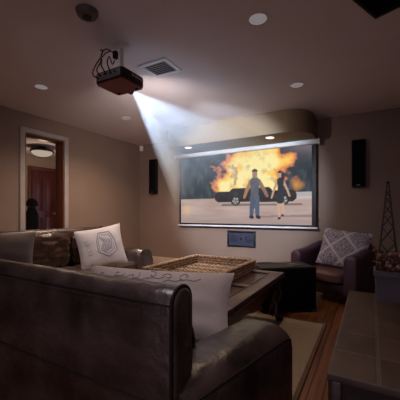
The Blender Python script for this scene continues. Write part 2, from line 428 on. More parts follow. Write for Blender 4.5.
# ------------------------------------------------------------------ projection screen
SX0, SX1, SZ0, SZ1 = -2.90, -.645, .805, 1.975
t = thing('projection_screen', 'pull-down projection screen showing two people walking from a burning car', 'screen', ((SX0 + SX1) / 2, YB, 0))
cx = (SX0 + SX1) / 2
bm = bmesh.new(); box(bm, (-1.19, -.105, 1.945), (1.17, -.01, 2.013), .012, 3); obj('casing', bm, M['screen_case'], t)
for x in (-1.195, 1.172):
    bm = bmesh.new(); box(bm, (x - .008, -.11, 1.935), (x + .008, -.005, 2.0145), .004); obj('end_cap', bm, M['white'], t)
bm = bmesh.new(); box(bm, (SX0 - cx, -.060, SZ0), (SX1 - cx, -.057, 1.95)); obj('border', bm, M['black'], t)
bm = bmesh.new(); box(bm, (SX0 - cx - .02, -.072, SZ0 - .028), (SX1 - cx + .02, -.046, SZ0), .008); obj('bottom_bar', bm, M['screen_case'], t)

# the film frame: a fine grid whose colours are computed here
def fbm(x, y, s=0.0, o=4):
    v, a, f = 0, .5, 1
    for i in range(o):
        v += a * noise.noise(Vector((x * f, y * f, s + i * 7.3))); a *= .5; f *= 2.1
    return v
def mixc(a, b, k):
    k = max(0, min(1, k)); return tuple(p + (q - p) * k for p, q in zip(a, b))
def sst(a, b, x):
    k = max(0, min(1, (x - a) / (b - a))); return k * k * (3 - 2 * k)
def capsule(x, y, a, b, r0, r1):
    dx, dy = b[0] - a[0], b[1] - a[1]; L = dx * dx + dy * dy
    k = max(0, min(1, ((x - a[0]) * dx + (y - a[1]) * dy) / L)) if L else 0
    return math.hypot(x - a[0] - k * dx, y - a[1] - k * dy) - (r0 + (r1 - r0) * k)
ASP = 2.0
def film(u, v):
    x, y = u * ASP, v
    # backdrop
    c = mixc((.020, .032, .045), (.070, .080, .095), .5 + 1.1 * fbm(x * 3, y * 3, 3))
    c = mixc(c, (.20, .18, .20), sst(.76, 1.02, v + .12 * fbm(x * 2, y * 2, 6)) * sst(.70, .95, u))
    if u < .27: c = mixc(c, (.12, .15, .15), max(0, fbm(x * 14, y * 5, 9)) * 2.2)
    if u > .80 and v < .70: c = mixc(c, (.10, .13, .17), max(0, fbm(x * 16, y * 6, 19)) * 2.0)
    # right side fires
    rf = .62 * math.exp(-((u - .90) / .085) ** 2 - ((v - .52) / .13) ** 2) + .45 * fbm(x * 7, y * 5, 2)
    c = mixc(c, (.70, .33, .10), sst(.35, .9, rf)); c = mixc(c, (.85, .60, .30), sst(.75, 1.2, rf))
    # ground
    gh = .365 + .004 * fbm(x * 8, 1)
    g = mixc((.46, .34, .30), (.58, .46, .42), .5 + 1.2 * fbm(x * 2.5, y * 16, 5))
    g = mixc(g, (.33, .25, .25), .55 * sst(.2, -.02, v))
    if v < gh: c = g
    if .34 < v < .42 and u > .88: c = mixc(c, (.60, .55, .55), .8)
    # fireball
    u -= .04
    fx = fbm(x * 3.2, y * 3.2, 11); fy = fbm(x * 3.2 + 9, y * 3.2, 12)
    def blob(cx_, cy_, rx, ry): return 1 - math.hypot((u + .05 * fx - cx_) / rx, (v + .09 * fy - cy_) / ry)
    f = max(blob(.59, .76, .27, .50), blob(.45, .60, .19, .32), blob(.36, .52, .12, .22), blob(.41, .78, .09, .16), blob(.66, .58, .15, .25), blob(.70, .82, .10, .22))
    f += .85 * fbm(x * 4.6, y * 5.2, 21, 5)
    if v > .30:
        k = sst(-.02, .10, f) * sst(.33, .42, v)
        fc = mixc((.36, .16, .13), (.85, .33, .12), sst(.0, .22, f)); fc = mixc(fc, (1.0, .66, .16), sst(.16, .42, f)); fc = mixc(fc, (1.0, .88, .42), sst(.36, .70, f))
        fc = mixc(fc, (.42, .20, .15), .85 * sst(.06, .34, fbm(x * 6, y * 6, 31)) * (1 if u < .5 else .55))
        c = mixc(c, fc, k)
    # car
    X_, Y_ = x, y; x = X_ - .12
    car = min(capsule(x, y, (.56, .385), (1.62, .375), .075, .075), capsule(x, y, (.80, .43), (1.30, .43), .07, .07))
    if car < 0: c = mixc((.035, .030, .035), (.10, .085, .08), max(0, 1.6 * fbm(x * 9, y * 9, 41)))
    for wx in (.83, 1.52):
        dd = math.hypot(x - wx, y - .325)
        if dd < .075: c = (.03, .03, .03)
        if dd < .050: c = mixc((.48, .46, .46), (.12, .11, .11), .5 + .5 * math.sin(5 * math.atan2(y - .325, x - wx) + .5))
        if dd < .012: c = (.1, .1, .1)
    u += .04
    if v < .36 and u > .24:
        sh = capsule(x, y, (.62, .268), (1.75, .262), .016, .012)
        if sh < 0: c = mixc(c, (.16, .12, .12), .75)
    # long shadows of the figures
    x = X_ - .10; y = .09 + (Y_ - .09) / .87
    if capsule(x, y, (1.16, .105), (1.95, .125), .012, .02) < 0: c = mixc(c, (.27, .20, .20), .7)
    # orange glow patch lower left
    c = mixc(c, (.80, .52, .22), .65 * math.exp(-((u - .055) / .03) ** 2 - ((v - .20) / .07) ** 2))
    # man
    m_ = 1
    if min(capsule(x, y, (1.115, .42), (1.09, .11), .042, .028), capsule(x, y, (1.165, .42), (1.18, .11), .042, .028)) < 0: c = mixc((.085, .105, .17), (.15, .17, .24), .5 + fbm(x * 20, y * 6, 3)); m_ = 0
    if min(capsule(x, y, (1.085, .10), (1.10, .095), .026, .026), capsule(x, y, (1.185, .10), (1.20, .095), .026, .026)) < 0: c = (.05, .04, .04)
    if min(capsule(x, y, (1.085, .66), (1.02, .52), .034, .026), capsule(x, y, (1.02, .52), (.985, .41), .026, .02)) < 0: c = (.45, .23, .12)
    if min(capsule(x, y, (1.195, .66), (1.27, .53), .034, .026), capsule(x, y, (1.27, .53), (1.32, .42), .026, .02)) < 0: c = (.33, .19, .14)
    if capsule(x, y, (1.14, .66), (1.14, .42), .068, .052) < 0: c = mixc((.10, .11, .14), (.17, .17, .19), .5 + fbm(x * 14, y * 14, 8))
    if capsule(x, y, (1.14, .785), (1.14, .740), .040, .034) < 0: c = (.42, .25, .18)
    if capsule(x, y, (1.14, .812), (1.14, .80), .042, .040) < 0 and y > .805: c = (.07, .05, .045)
    # woman
    x = X_ - .08; y = .09 + (Y_ - .09) / .85
    if min(capsule(x, y, (1.50, .36), (1.495, .20), .030, .020), capsule(x, y, (1.495, .20), (1.505, .10), .019, .012), capsule(x, y, (1.535, .36), (1.56, .22), .028, .017), capsule(x, y, (1.56, .22), (1.55, .14), .015, .011)) < 0: c = (.62, .42, .32)
    if min(capsule(x, y, (1.505, .085), (1.50, .08), .02, .018), capsule(x, y, (1.55, .13), (1.55, .125), .016, .014)) < 0: c = (.06, .04, .04)
    if min(capsule(x, y, (1.475, .64), (1.425, .50), .018, .015), capsule(x, y, (1.425, .50), (1.40, .40), .014, .012), capsule(x, y, (1.56, .64), (1.61, .52), .018, .015), capsule(x, y, (1.61, .52), (1.64, .42), .014, .012)) < 0: c = (.55, .38, .30)
    if min(capsule(x, y, (1.52, .66), (1.52, .52), .045, .034), capsule(x, y, (1.52, .52), (1.515, .36), .038, .055)) < 0: c = (.045, .050, .060)
    if capsule(x, y, (1.515, .775), (1.515, .735), .032, .025) < 0: c = (.55, .38, .30)
    if min(capsule(x, y, (1.515, .785), (1.54, .73), .030, .022), capsule(x, y, (1.545, .75), (1.56, .68), .018, .014)) < 0 and (y > .775 or x > 1.528): c = (.06, .045, .045)
    # projected haze lifts the blacks
    c = tuple(max(0, q) ** 1.12 for q in c)
    return mixc(c, (.55, .53, .56), .03)
bm = bmesh.new(); cl = bm.verts.layers.float_color.new('film')
PX0, PX1, PZ0, PZ1 = SX0 - cx + .035, SX1 - cx - .055, SZ0 + .025, 1.945
NX, NY = 250, 125
g = []
for j in range(NY + 1):
    row = []
    for i in range(NX + 1):
        u, v = i / NX, j / NY
        vv = bm.verts.new((PX0 + (PX1 - PX0) * u, -.0625, PZ0 + (PZ1 - PZ0) * v)); vv[cl] = (*film(u, v), 1); row.append(vv)
    g.append(row)
for j in range(NY):
    for i in range(NX): bm.faces.new((g[j][i], g[j][i + 1], g[j + 1][i + 1], g[j + 1][i]))
fm = bpy.data.materials.new('film_image'); fm.use_nodes = True; nt = fm.node_tree; nt.nodes.clear()
o_ = nt.nodes.new('ShaderNodeOutputMaterial'); e_ = nt.nodes.new('ShaderNodeEmission'); a_ = nt.nodes.new('ShaderNodeAttribute'); a_.attribute_name = 'film'
nt.links.new(a_.outputs['Color'], e_.inputs['Color']); e_.inputs['Strength'].default_value = .78
nt.links.new(e_.outputs[0], o_.inputs['Surface'])
obj('picture', bm, fm, t, smooth=False)

# ------------------------------------------------------------------ projector
PJ = Vector((-1.675, 1.675, 1.972)); PS = .84
t = thing('projector', 'black ceiling projector with connector panel hanging from a pole mount', 'projector', PJ); t.scale = (PS,) * 3; PTOP = (H - PJ.z) / PS
bm = bmesh.new()
pts = rrect(.33, .29, .03, 4)
loft(bm, [[(x * k, y * k, z) for x, y in pts] for z, k in ((.012, .985), (.02, 1), (.088, 1), (.1, .97))]); obj('body', bm, M['black'], t)
bm = bmesh.new(); loft(bm, [[(x * .97, y * .97, z) for x, y in pts] for z in (.0, .0125)]); obj('underside', bm, M['redplastic'], t)
bm = bmesh.new(); box(bm, (-.145, -.149, .022), (.145, -.143, .090), .003); pn = obj('connector_panel', bm, M['portgrey'], t)
for i in range(9):
    bm = bmesh.new(); x = -.12 + i * .03; z = .038 + .026 * (i % 2)
    if i % 3: box(bm, (x - .011, -.155, z - .006), (x + .011, -.148, z + .006), .002)
    else: lathe(bm, [(.009, -.148), (.009, -.157), (.004, -.157), (.004, -.15)], 12, (x, 0, z), 'y')
    obj('socket', bm, M['black'] if i % 2 else M['metal'], pn)
bm = bmesh.new()
for i in range(6): box(bm, (.1645, -.10 + i * .022, .03), (.168, -.088 + i * .022, .05), .001)
obj('side_vent', bm, M['glass'], t)
bm = bmesh.new()
for y, z, h in ((-.01, .062, .022), (.02, .062, .016), (.045, .062, .022), (.072, .062, .016), (.095, .062, .02)):
    box(bm, (.1645, y - .008, z), (.1665, y + .008, z + h * .35)); box(bm, (.1645, y - .008, z), (.1665, y - .002, z + h))
obj('badge', bm, M['white'], t, smooth=False)
bm = bmesh.new(); lathe(bm, [(.036, .135), (.04, .15), (.04, .172), (.033, .175), (.030, .160), (.0, .160)], 24, (-.02, 0, .035), 'y'); ln = obj('lens', bm, M['glass'], t)
bm = bmesh.new(); lathe(bm, [(.027, .1605), (.022, .1645), (0, .167)], 20, (-.02, 0, .035), 'y'); obj('lens_glass', bm, M['lens'], ln)
for x in (-.11, .11):
    bm = bmesh.new(); lathe(bm, [(.014, .0), (.014, -.012), (.010, -.015), (0, -.015)], 14, (x, .10, 0)); obj('foot', bm, M['black'], t)
bm = bmesh.new(); tube(bm, [(0, .02, .095), (0, .02, PTOP)], .017, 14); obj('mount_pole', bm, M['ceiling'], t)
bm = bmesh.new(); lathe(bm, [(0, PTOP), (.07, PTOP), (.07, PTOP - .012), (.04, PTOP - .02), (0, PTOP - .02)], 24, (0, .02, 0)); obj('ceiling_plate', bm, M['ceiling'], t)
bm = bmesh.new()
for a in (45, 135, 225, 315): box(bm, (-.006, 0, .098), (.006, .13, .105), .002, mtx=Matrix.Translation((0, .02, 0)) @ Matrix.Rotation(R(a), 4, 'Z'))
obj('mount_bracket', bm, M['metal'], t)
bm = bmesh.new(); box(bm, (-.10, .0, .29), (-.06, .04, .36), .006); obj('power_adapter', bm, M['black'], t)
cables = [[(-.10, -.155, .06), (-.11, -.19, .10), (-.13, -.13, .18), (-.16, -.09, .26), (-.14, -.05, .30), (-.10, .01, .28)],
          [(-.03, -.155, .06), (-.04, -.20, .11), (-.07, -.17, .17), (-.14, -.12, .22), (-.18, -.06, .25), (-.19, -.02, .29), (-.15, 0, .305)],
          [(.03, -.155, .05), (.02, -.19, .12), (-.03, -.12, .20), (-.09, -.03, .19), (-.11, .02, .235)],
          [(-.12, -.155, .04), (-.16, -.19, .07), (-.18, -.15, .15), (-.15, -.10, .24), (-.17, -.08, .29), (-.21, -.06, .30)]]
def smoothpath(p, n=6):
    p = [Vector(q) for q in p]; out = []
    for i in range(len(p) - 1):
        a, b, c, d = p[max(i - 1, 0)], p[i], p[i + 1], p[min(i + 2, len(p) - 1)]
        for k in range(n):
            s = k / n; out.append(.5 * ((2 * b) + (c - a) * s + (2 * a - 5 * b + 4 * c - d) * s * s + (3 * b - a - 3 * c + d) * s ** 3))
    out.append(p[-1]); return out
for cpts in cables:
    bm = bmesh.new(); tube(bm, smoothpath([(x + .02, y, z if z < .1 else .1 + (z - .1) * 1.3) for x, y, z in cpts]), .0055, 7); obj('cable', bm, M['black'], t)

HAZE = 4.2
# light beam: beam shape and bright shafts put into haze density, lit by the projector's lamp
L0 = PJ + Vector((-.02, .19, .035)) * PS
cor = [Vector((cx + PX0, YB - .07, PZ0)), Vector((cx + PX1, YB - .07, PZ0)), Vector((cx + PX1, YB - .07, PZ1)), Vector((cx + PX0, YB - .07, PZ1))]
bm = bmesh.new(); rings = []
for k in (0.0, .2, .4, .6, .8):
    sq = []
    for i in range(4):
        a, b = cor[i], cor[(i + 1) % 4]
        for q in range(6):
            e = a + (b - a) * q / 6
            sq.append(L0 + (e - L0) * k + (Vector(((-1, 1, 1, -1)[i] * .016, 0, (-1, -1, 1, 1)[i] * .010)) * (1 - k)))
    rings.append(sq)
loft(bm, rings)
vm = bpy.data.materials.new('lit_haze'); vm.use_nodes = True; nt = vm.node_tree; nt.nodes.clear()
o_ = nt.nodes.new('ShaderNodeOutputMaterial'); v_ = nt.nodes.new('ShaderNodeVolumeScatter')
v_.inputs['Color'].default_value = (.66, .82, 1, 1); v_.inputs['Anisotropy'].default_value = 0.1
def vm_(op, a, b=None, c=None):
    n = nt.nodes.new('ShaderNodeMath'); n.operation = op
    for i, q in enumerate((a, b, c)):
        if q is None: continue
        if isinstance(q, (int, float)): n.inputs[i].default_value = q
        else: nt.links.new(q, n.inputs[i])
    return n.outputs[0]
tc = nt.nodes.new('ShaderNodeTexCoord'); sb = nt.nodes.new('ShaderNodeVectorMath'); sb.operation = 'SUBTRACT'; sb.inputs[1].default_value = L0 + Vector((0, -.06, 0))
nt.links.new(tc.outputs['Object'], sb.inputs[0]); sx = nt.nodes.new('ShaderNodeSeparateXYZ'); nt.links.new(sb.outputs[0], sx.inputs[0])
dist = vm_('MAXIMUM', sx.outputs[1], .03)
ax = vm_('DIVIDE', sx.outputs[0], dist); az = vm_('DIVIDE', sx.outputs[2], dist)
cb = nt.nodes.new('ShaderNodeCombineXYZ'); nt.links.new(ax, cb.inputs[0]); nt.links.new(az, cb.inputs[1])
nz = nt.nodes.new('ShaderNodeTexNoise'); nz.inputs['Scale'].default_value = 9; nz.inputs['Detail'].default_value = 3; nt.links.new(cb.outputs[0], nz.inputs['Vector'])
streak = vm_('MULTIPLY_ADD', nz.outputs['Fac'], 1.6, -.1)
streak = vm_('MAXIMUM', streak, .1)
fade = vm_('SUBTRACT', 1.0, vm_('DIVIDE', dist, 2.05)); fade = vm_('MAXIMUM', fade, 0.0)
near = vm_('MULTIPLY', dist, 1.0)
def bump_(q, c0, w0):
    e = vm_('DIVIDE', vm_('SUBTRACT', q, c0), w0); return vm_('EXPONENT', vm_('MULTIPLY', vm_('MULTIPLY', e, e), -1.0))
shafts = vm_('ADD', vm_('MULTIPLY', bump_(ax, -.44, .075), 1.5), vm_('MULTIPLY', bump_(az, -.07, .08), .55))
shafts = vm_('ADD', shafts, .12)
near = vm_('POWER', dist, 1.45)
dens = vm_('MULTIPLY', vm_('MULTIPLY', vm_('MULTIPLY', streak, fade), vm_('MULTIPLY', shafts, near)), HAZE)
nt.links.new(dens, v_.inputs['Density'])
nt.links.new(v_.outputs[0], o_.inputs['Volume'])
hb = obj('light_beam', bm, vm, smooth=False)
tag(hb, 'pale blue beam of projector light spreading through haze toward the screen', 'light beam', kind='stuff')

# ------------------------------------------------------------------ sofas
def make_sofa(label, loc, rotz, wb, D, zb=.78, za=.50, cush=2, seatz=.37, group='brown leather sofas'):
    t = thing('leather_sofa', label, 'sofa', loc, rotz, group)
    # back
    bm = bmesh.new(); rings = []
    TH = .11
    prof = rrect(TH, zb - .07, TH * .48, 8)
    N = 14
    for i in range(N + 1):
        x = -wb + 2 * wb * i / N
        rings.append([(x, .5 * TH + y, (zb + .07) / 2 + z + .004 * noise.noise(Vector((x * 4, z * 6, 1)))) for y, z in prof])
    e0 = [[(x, .5 * TH + (y - .5 * TH) * k, (zb + .07) / 2 + (z - (zb + .07) / 2) * k2) for x, y, z in [(q[0] + dx, q[1], q[2]) for q in rings[0]]] for dx, k, k2 in ((-.016, .70, .96), (-.010, .9, .985))]
    e1 = [[(x, .5 * TH + (y - .5 * TH) * k, (zb + .07) / 2 + (z - (zb + .07) / 2) * k2) for x, y, z in [(q[0] + dx, q[1], q[2]) for q in rings[-1]]] for dx, k, k2 in ((.010, .9, .985), (.016, .70, .96))]
    loft(bm, e0 + rings + e1); bk = obj('back', bm, M['leather'], t)
    bm = bmesh.new()
    for z in (zb - .05, .40): tube(bm, [(-wb, -.001, z), (wb, -.001, z)], .003, 6)
    for s in (-1, 1):
        for dy in (0.0,):
            ring = [(s * (wb + .002), .5 * TH + (y) * 1.01, (zb + .07) / 2 + z * 1.005) for y, z in prof]
            tube(bm, ring, .006, 6, loop=True)
    obj('piping', bm, M['thread'], bk)
    bm = bmesh.new()
    x = -wb + .02
    while x < wb - .02:
        box(bm, (x, -.003, zb - .064), (x + .009, .002, zb - .0615)); x += .016
    obj('stitching', bm, M['metal'], bk, smooth=False)
    # arms, flaring outwards to the front
    for s in (-1, 1):
        bm = bmesh.new(); rings = []
        K = 16
        for i in range(K + 1):
            q = i / K; y = .02 + (D - .02) * q
            xc = s * (wb - .085 + .185 * q ** .9); w = .27; hgt = za - .03 * (1 - q) ** 2
            endk = 1.0
            dz = 0
            if q > .84: endk = math.sqrt(max(0.0, 1 - ((q - .84) / .165) ** 2)); 
            pr = rrect(w, hgt - .06, .10, 6)
            ring = []
            for x, z in pr:
                zz = .06 + (z + (hgt - .06) / 2)
                top_k = (zz - .06) / (hgt - .06)
                shrink = 1 - (1 - endk) * .30
                drop = (1 - endk) * .11 * top_k
                wr = .006 * noise.noise(Vector((x * 8, y * 14, s * 3))) * (1 if top_k > .8 else .3)
                ring.append((xc + x * shrink, y - (.05 * top_k ** 3 * (q > .95)), zz - drop + wr))
            rings.append(ring)
        loft(bm, rings); ar = obj('arm', bm, M['leather'], t)
        bm = bmesh.new()
        pr = rrect(.27, za - .06, .10, 6)
        side = []
        for i in range(K + 1):
            q = i / K; y = .02 + (D - .02) * q; xc = s * (wb - .085 + .185 * q ** .9)
            hgt = za - .03 * (1 - q) ** 2; endk = math.sqrt(max(0.0, 1 - ((q - .84) / .165) ** 2)) if q > .84 else 1
            side.append((xc + s * (.135 - .010) * (1 - (1 - endk) * .30), y - (.05 * (q > .95)), hgt - .062 - (1 - endk) * .10))
        tube(bm, side, .006, 6)
        obj('piping', bm, M['thread'], ar)
    bm = bmesh.new(); box(bm, (-wb + .03, .2, .08), (wb - .03, D - .06, .22), .02, 3); obj('base', bm, M['leather'], t)
    x0, x1 = -wb + .05, wb - .05; cw = (x1 - x0) / cush
    for i in range(cush):
        bm = bmesh.new(); cushion(bm, (x0 + i * cw + .004, .15, .20), (x0 + (i + 1) * cw - .004, D - .03, seatz), n=14, p=6, wob=.004, seed=i); obj('seat_cushion', bm, M['leather'], t)
        bm = bmesh.new(); cushion(bm, (x0 + i * cw + .012, .125, seatz + .004), (x0 + (i + 1) * cw - .012, .125 + min(.26, (D - .45) * .6), zb - (.035 if D > .8 else .16)), n=26, p=6, wob=.016, seed=i * 5 + 2); obj('back_cushion', bm, M['leather2'], t)
    for sx in (-1, 1):
        for y in (.07, D - .1):
            bm = bmesh.new(); lathe(bm, [(0, 0), (.022, 0), (.032, .09), (0, .09)], 12, (sx * (wb - .08), y, 0)); obj('leg', bm, M['darkwood'], t)
    return t
make_sofa('large brown leather sofa in the foreground, seen from behind', (-1.325, .735, 0), 0, .80, .69, zb=.765, za=.50)
make_sofa('brown leather sofa along the left wall below the doorway', (-3.53, 2.03, 0), R(-90), 1.05, .90, zb=.80, za=.52, seatz=.36, cush=3)

# ------------------------------------------------------------------ pillows
def place(o, loc, rz, tilt, roll=0):
    o.location = loc; o.rotation_euler = (Matrix.Rotation(rz, 4, 'Z') @ Matrix.Rotation(tilt, 4, 'X') @ Matrix.Rotation(roll, 4, 'Y')).to_euler()
# white emblem pillow on the left sofa
t = thing('throw_pillow', 'white throw pillow with a grey emblem print on the left sofa', 'pillow')
W_, H_, T_ = .54, .50, .17
bm = bmesh.new(); pillow(bm, W_, H_, T_); obj('cover', bm, M['cotton'], t)
bm = bmesh.new()
hexa = [(-.04, .72), (.42, .70), (.62, .28), (.66, -.30), (.22, -.55), (-.20, -.22), (-.18, .30), (-.04, .72)]
pil_stroke(bm, hexa, W_, H_, T_, r=.006)
pil_stroke(bm, [(u * .78 + .03, v * .78 + .03) for u, v in hexa], W_, H_, T_, r=.003)
for k in range(7): pil_stroke(bm, [(-.02 + k * .08, .48 - k * .03), (.10 + k * .06, .20 - .02 * k), (-.04 + k * .08, -.08 + .01 * k), (.12 + k * .05, -.30 + .02 * k)], W_, H_, T_, r=.005)
for k in range(5): pil_stroke(bm, [(-.75 + k * .03, .4 - k * .16), (-.62, .34 - k * .16), (-.55 + .02 * k, .42 - k * .17)], W_, H_, T_, r=.0025)
obj('print', bm, mat('slate_print', (.27, .265, .30), .9), t)
place(t, (-2.78, 2.475, .59), math.atan2(.40, .29), R(-14), R(-10))
# grey suede pillow, left sofa near end
t = thing('throw_pillow', 'plain grey pillow at the far left edge, on the near end of the left sofa', 'pillow')
bm = bmesh.new(); pillow(bm, .52, .48, .17); obj('cover', bm, M['greysuede'], t)
place(t, (-2.93, 1.46, .59), R(48), R(-14))
# large white pillow on the near sofa
t = thing('throw_pillow', 'large white pillow with faint scroll print behind the foreground sofa back', 'pillow')
W_, H_, T_ = .80, .37, .19
bm = bmesh.new(); pillow(bm, W_, H_, T_, 26); obj('cover', bm, M['cotton_bright'], t)
bm = bmesh.new()
for k in range(6):
    u0 = -.74 + k * .23; v0 = .66 + .06 * (k % 2)
    sp_ = [(u0 + .085 * q * math.cos(q * 5.2 + k), v0 + .16 * q * math.sin(q * 5.2 + k)) for q in [i / 14 for i in range(15)]]
    pil_stroke(bm, sp_, W_, H_, T_, r=.0022)
    pil_stroke(bm, [(u0 - .05, v0 - .16), (u0 + .02, v0 - .10), (u0 + .12, v0 - .13), (u0 + .2, v0 - .04)], W_, H_, T_, r=.0018)
obj('print', bm, M['print'], t)
place(t, (-.95, 1.185, .543), R(23), R(-32), R(2))

# ------------------------------------------------------------------ rug, coffee table
t = thing('area_rug', 'beige area rug on the wood floor under the coffee table', 'rug', (0, 0, 0))
bm = bmesh.new(); box(bm, (-2.36, 1.47, .001), (-.36, 2.83, .012), .004); obj('pile', bm, M['rug'], t)
bm = bmesh.new()
for a, b in (((-2.385, 1.445), (-.335, 1.47)), ((-2.385, 2.83), (-.335, 2.855)), ((-2.385, 1.47), (-2.36, 2.83)), ((-.36, 1.47), (-.335, 2.83))): box(bm, (*a, .001), (*b, .013), .003)
obj('binding', bm, M['rugedge'], t)

TX0, TX1, TY0, TY1, TZ = -1.78, -.69, 1.50, 2.77, .45
t = thing('coffee_table', 'dark carved wooden coffee table with curved legs in front of the sofas', 'coffee table', ((TX0 + TX1) / 2, (TY0 + TY1) / 2, .013))
hw, hd = (TX1 - TX0) / 2, (TY1 - TY0) / 2; Zt = TZ - .013
bm = bmesh.new()
fr = .105
for a, b in (((-hw, -hd), (hw, -hd + fr)), ((-hw, hd - fr), (hw, hd)), ((-hw, -hd + fr), (-hw + fr, hd - fr)), ((hw - fr, -hd + fr), (hw, hd - fr)), ((-hw + fr, -.05), (hw - fr, .05))):
    box(bm, (*a, Zt - .032), (*b, Zt), .005, 2)
tp = obj('top_frame', bm, M['tabletop'], t)
for y0, y1 in ((-hd + fr, -.05), (.05, hd - fr)):
    bm = bmesh.new(); box(bm, (-hw + fr + .001, y0 + .001, Zt - .03), (hw - fr - .001, y1 - .001, Zt - .008)); obj('inset_panel', bm, M['tabletop'], t)
    bm = bmesh.new()
    for a, b in (((-hw + fr, y0), (hw - fr, y0 + .012)), ((-hw + fr, y1 - .012), (hw - fr, y1)), ((-hw + fr, y0), (-hw + fr + .012, y1)), ((hw - fr - .012, y0), (hw - fr, y1))): box(bm, (*a, Zt - .012), (*b, Zt + .003), .002)
    obj('moulding', bm, M['darkwood'], tp)
bm = bmesh.new()
loft(bm, [[(x, y, z) for x, y in rrect(2 * hw + e, 2 * hd + e, .012, 3)] for z, e in ((Zt - .060, -.05), (Zt - .050, -.01), (Zt - .042, .0), (Zt - .033, .012))]); obj('edge_moulding', bm, M['darkwood'], t)
# aprons: scalloped boards, one each side
def apron(L, axis, sgn, off):
    bm = bmesh.new(); n = 24; tops, bots = [], []
    r0, r1 = [], []
    for i in range(n + 1):
        q = -1 + 2 * i / n; s_ = q * L
        zb_ = Zt - .155 + .045 * math.cos(q * PI) * -1 * .5 - .012 * math.cos(q * 3 * PI)
        ring = []
        for o2, z in ((.011, Zt - .058), (.011, zb_), (-.011, zb_), (-.011, Zt - .058)):
            ring.append((s_, sgn * off + o2, z) if axis == 'x' else (sgn * off + o2, s_, z))
        r0.append(ring)
    loft(bm, r0); return obj('apron', bm, M['darkwood'], t)
for s in (-1, 1):
    apron(hw - .06, 'x', s, hd - .06); apron(hd - .06, 'y', s, hw - .06)
for sx in (-1, 1):
    for sy in (-1, 1):
        bm = bmesh.new(); rings = []
        for z, off, w in ((Zt - .058, .0, .05), (Zt - .12, .0, .05), (Zt - .17, .018, .048), (Zt - .22, .012, .036), (.15, -.012, .028), (.08, -.012, .026), (.035, .012, .032), (.012, .02, .04), (0, .018, .034)):
            c = ((hw - .055) * sx + off * sx, (hd - .055) * sy + off * sy)
            rings.append([(c[0] + x, c[1] + y, z) for x, y in rrect(2 * w * .8, 2 * w * .8, w * .35, 3)])
        loft(bm, rings); lg = obj('leg', bm, M['darkwood'], t)
        bm = bmesh.new()
        for ax in (0, 1):
            pts = [(0, 0, Zt - .16), (.09, 0, Zt - .17), (.115, 0, Zt - .22), (.06, 0, .2), (.02, 0, .14), (.035, 0, .07), (.005, 0, .03)]
            pts = [(((hw - .085) - x) * sx, (hd - .05) * sy, z) if ax else ((hw - .05) * sx, ((hd - .085) - x) * sy, z) for x, _, z in pts]
            tube(bm, smoothpath(pts), .009, 7)
        obj('scroll_bracket', bm, M['tabletop'], lg)

# wicker tray
t = thing('wicker_tray', 'large rectangular woven wicker tray on the coffee table', 'tray', (-1.28, 2.285, TZ + .009))
tw, td, th = .325, .425, .085
def perim(q):
    P = [(-tw, -td), (tw, -td), (tw, td), (-tw, td)]
    L = [2 * tw, 2 * td, 2 * tw, 2 * td]; T = sum(L); s = (q % 1) * T
    for i in range(4):
        if s <= L[i]:
            a, b = Vector(P[i]), Vector(P[(i + 1) % 4]); n = (b - a).normalized(); return a + (b - a) * s / L[i], Vector((n.y, -n.x))
        s -= L[i]
    return Vector(P[0]), Vector((0, -1))
bm = bmesh.new(); NST = 100; NS = 400
for row in range(6):
    pts = []
    for i in range(NS):
        p, n = perim(i / NS)
        o_ = .008 * math.cos(PI * NST * i / NS + PI * row)
        jitter = .0015 * noise.noise(Vector((i * .3, row * 5, 0)))
        pts.append((p.x + n.x * o_, p.y + n.y * o_, .012 + row * .0125 + jitter))
    tube(bm, pts, .0065, 5, loop=True, mi=row % 2)
obj('woven_wall', bm, [M['wicker'], M['wickerdark']], t)
bm = bmesh.new()
for i in range(NST):
    p, n = perim((i + .5) / NST); tube(bm, [(p.x, p.y, .004), (p.x, p.y, th)], .0045, 5)
obj('stakes', bm, M['wickerdark'], t)
bm = bmesh.new()
for ph in (0, PI):
    pts = []
    for i in range(NS):
        p, n = perim(i / NS); a = 60 * PI * i / NS * 2 + ph
        pts.append((p.x + n.x * .008 * math.cos(a), p.y + n.y * .008 * math.cos(a), th + .005 + .006 * math.sin(a)))
    tube(bm, pts, .009, 6, loop=True)
obj('braided_rim', bm, M['wicker'], t)
bm = bmesh.new()
ny = 34
for j in range(ny):
    y = -td + .012 + j * (2 * td - .024) / (ny - 1)
    tube(bm, [(-tw + .008 + k * (2 * tw - .016) / 26, y, .008 + .004 * (1 if (k + j) % 2 else -1)) for k in range(27)], .0085, 5, mi=(j * 7 // 3) % 2)
for k in range(27):
    x = -tw + .008 + k * (2 * tw - .016) / 26; tube(bm, [(x, -td, .008), (x, td, .008)], .004, 4, mi=1)
obj('woven_base', bm, [M['wicker'], M['wickerdark']], t)

# black subwoofer
fl = Vector((-.79, -.61)).normalized(); bkv = Vector((-.61, .79)).normalized()
ctr = Vector((-.466, 3.18)) + fl * .29 + bkv * .17
t = thing('subwoofer', 'black box subwoofer on the floor between coffee table and armchair', 'subwoofer', (ctr.x, ctr.y, 0), math.atan2(-fl.y, -fl.x))
bm = bmesh.new(); box(bm, (-.29, -.162, .02), (.29, .17, .455), .008, 3); obj('cabinet', bm, M['black'], t)
bm = bmesh.new(); box(bm, (-.275, -.175, .03), (.275, -.1635, .44), .005, 2); obj('grille', bm, M['blackfab'], t)
for x in (-.24, .24):
    for y in (-.12, .12):
        bm = bmesh.new(); lathe(bm, [(0, 0), (.02, 0), (.024, .021), (0, .021)], 12, (x, y, 0)); obj('foot', bm, M['black'], t)
bm = bmesh.new(); tube(bm, smoothpath([Vector((ctr.x, ctr.y, .4625)) + Vector(p) for p in ((-.25, -.05, 0), (-.14, .05, 0), (0, .07, 0), (.12, .05, 0), (.18, .02, 0), (.13, -.03, 0), (.06, -.04, 0))]), .005, 6)
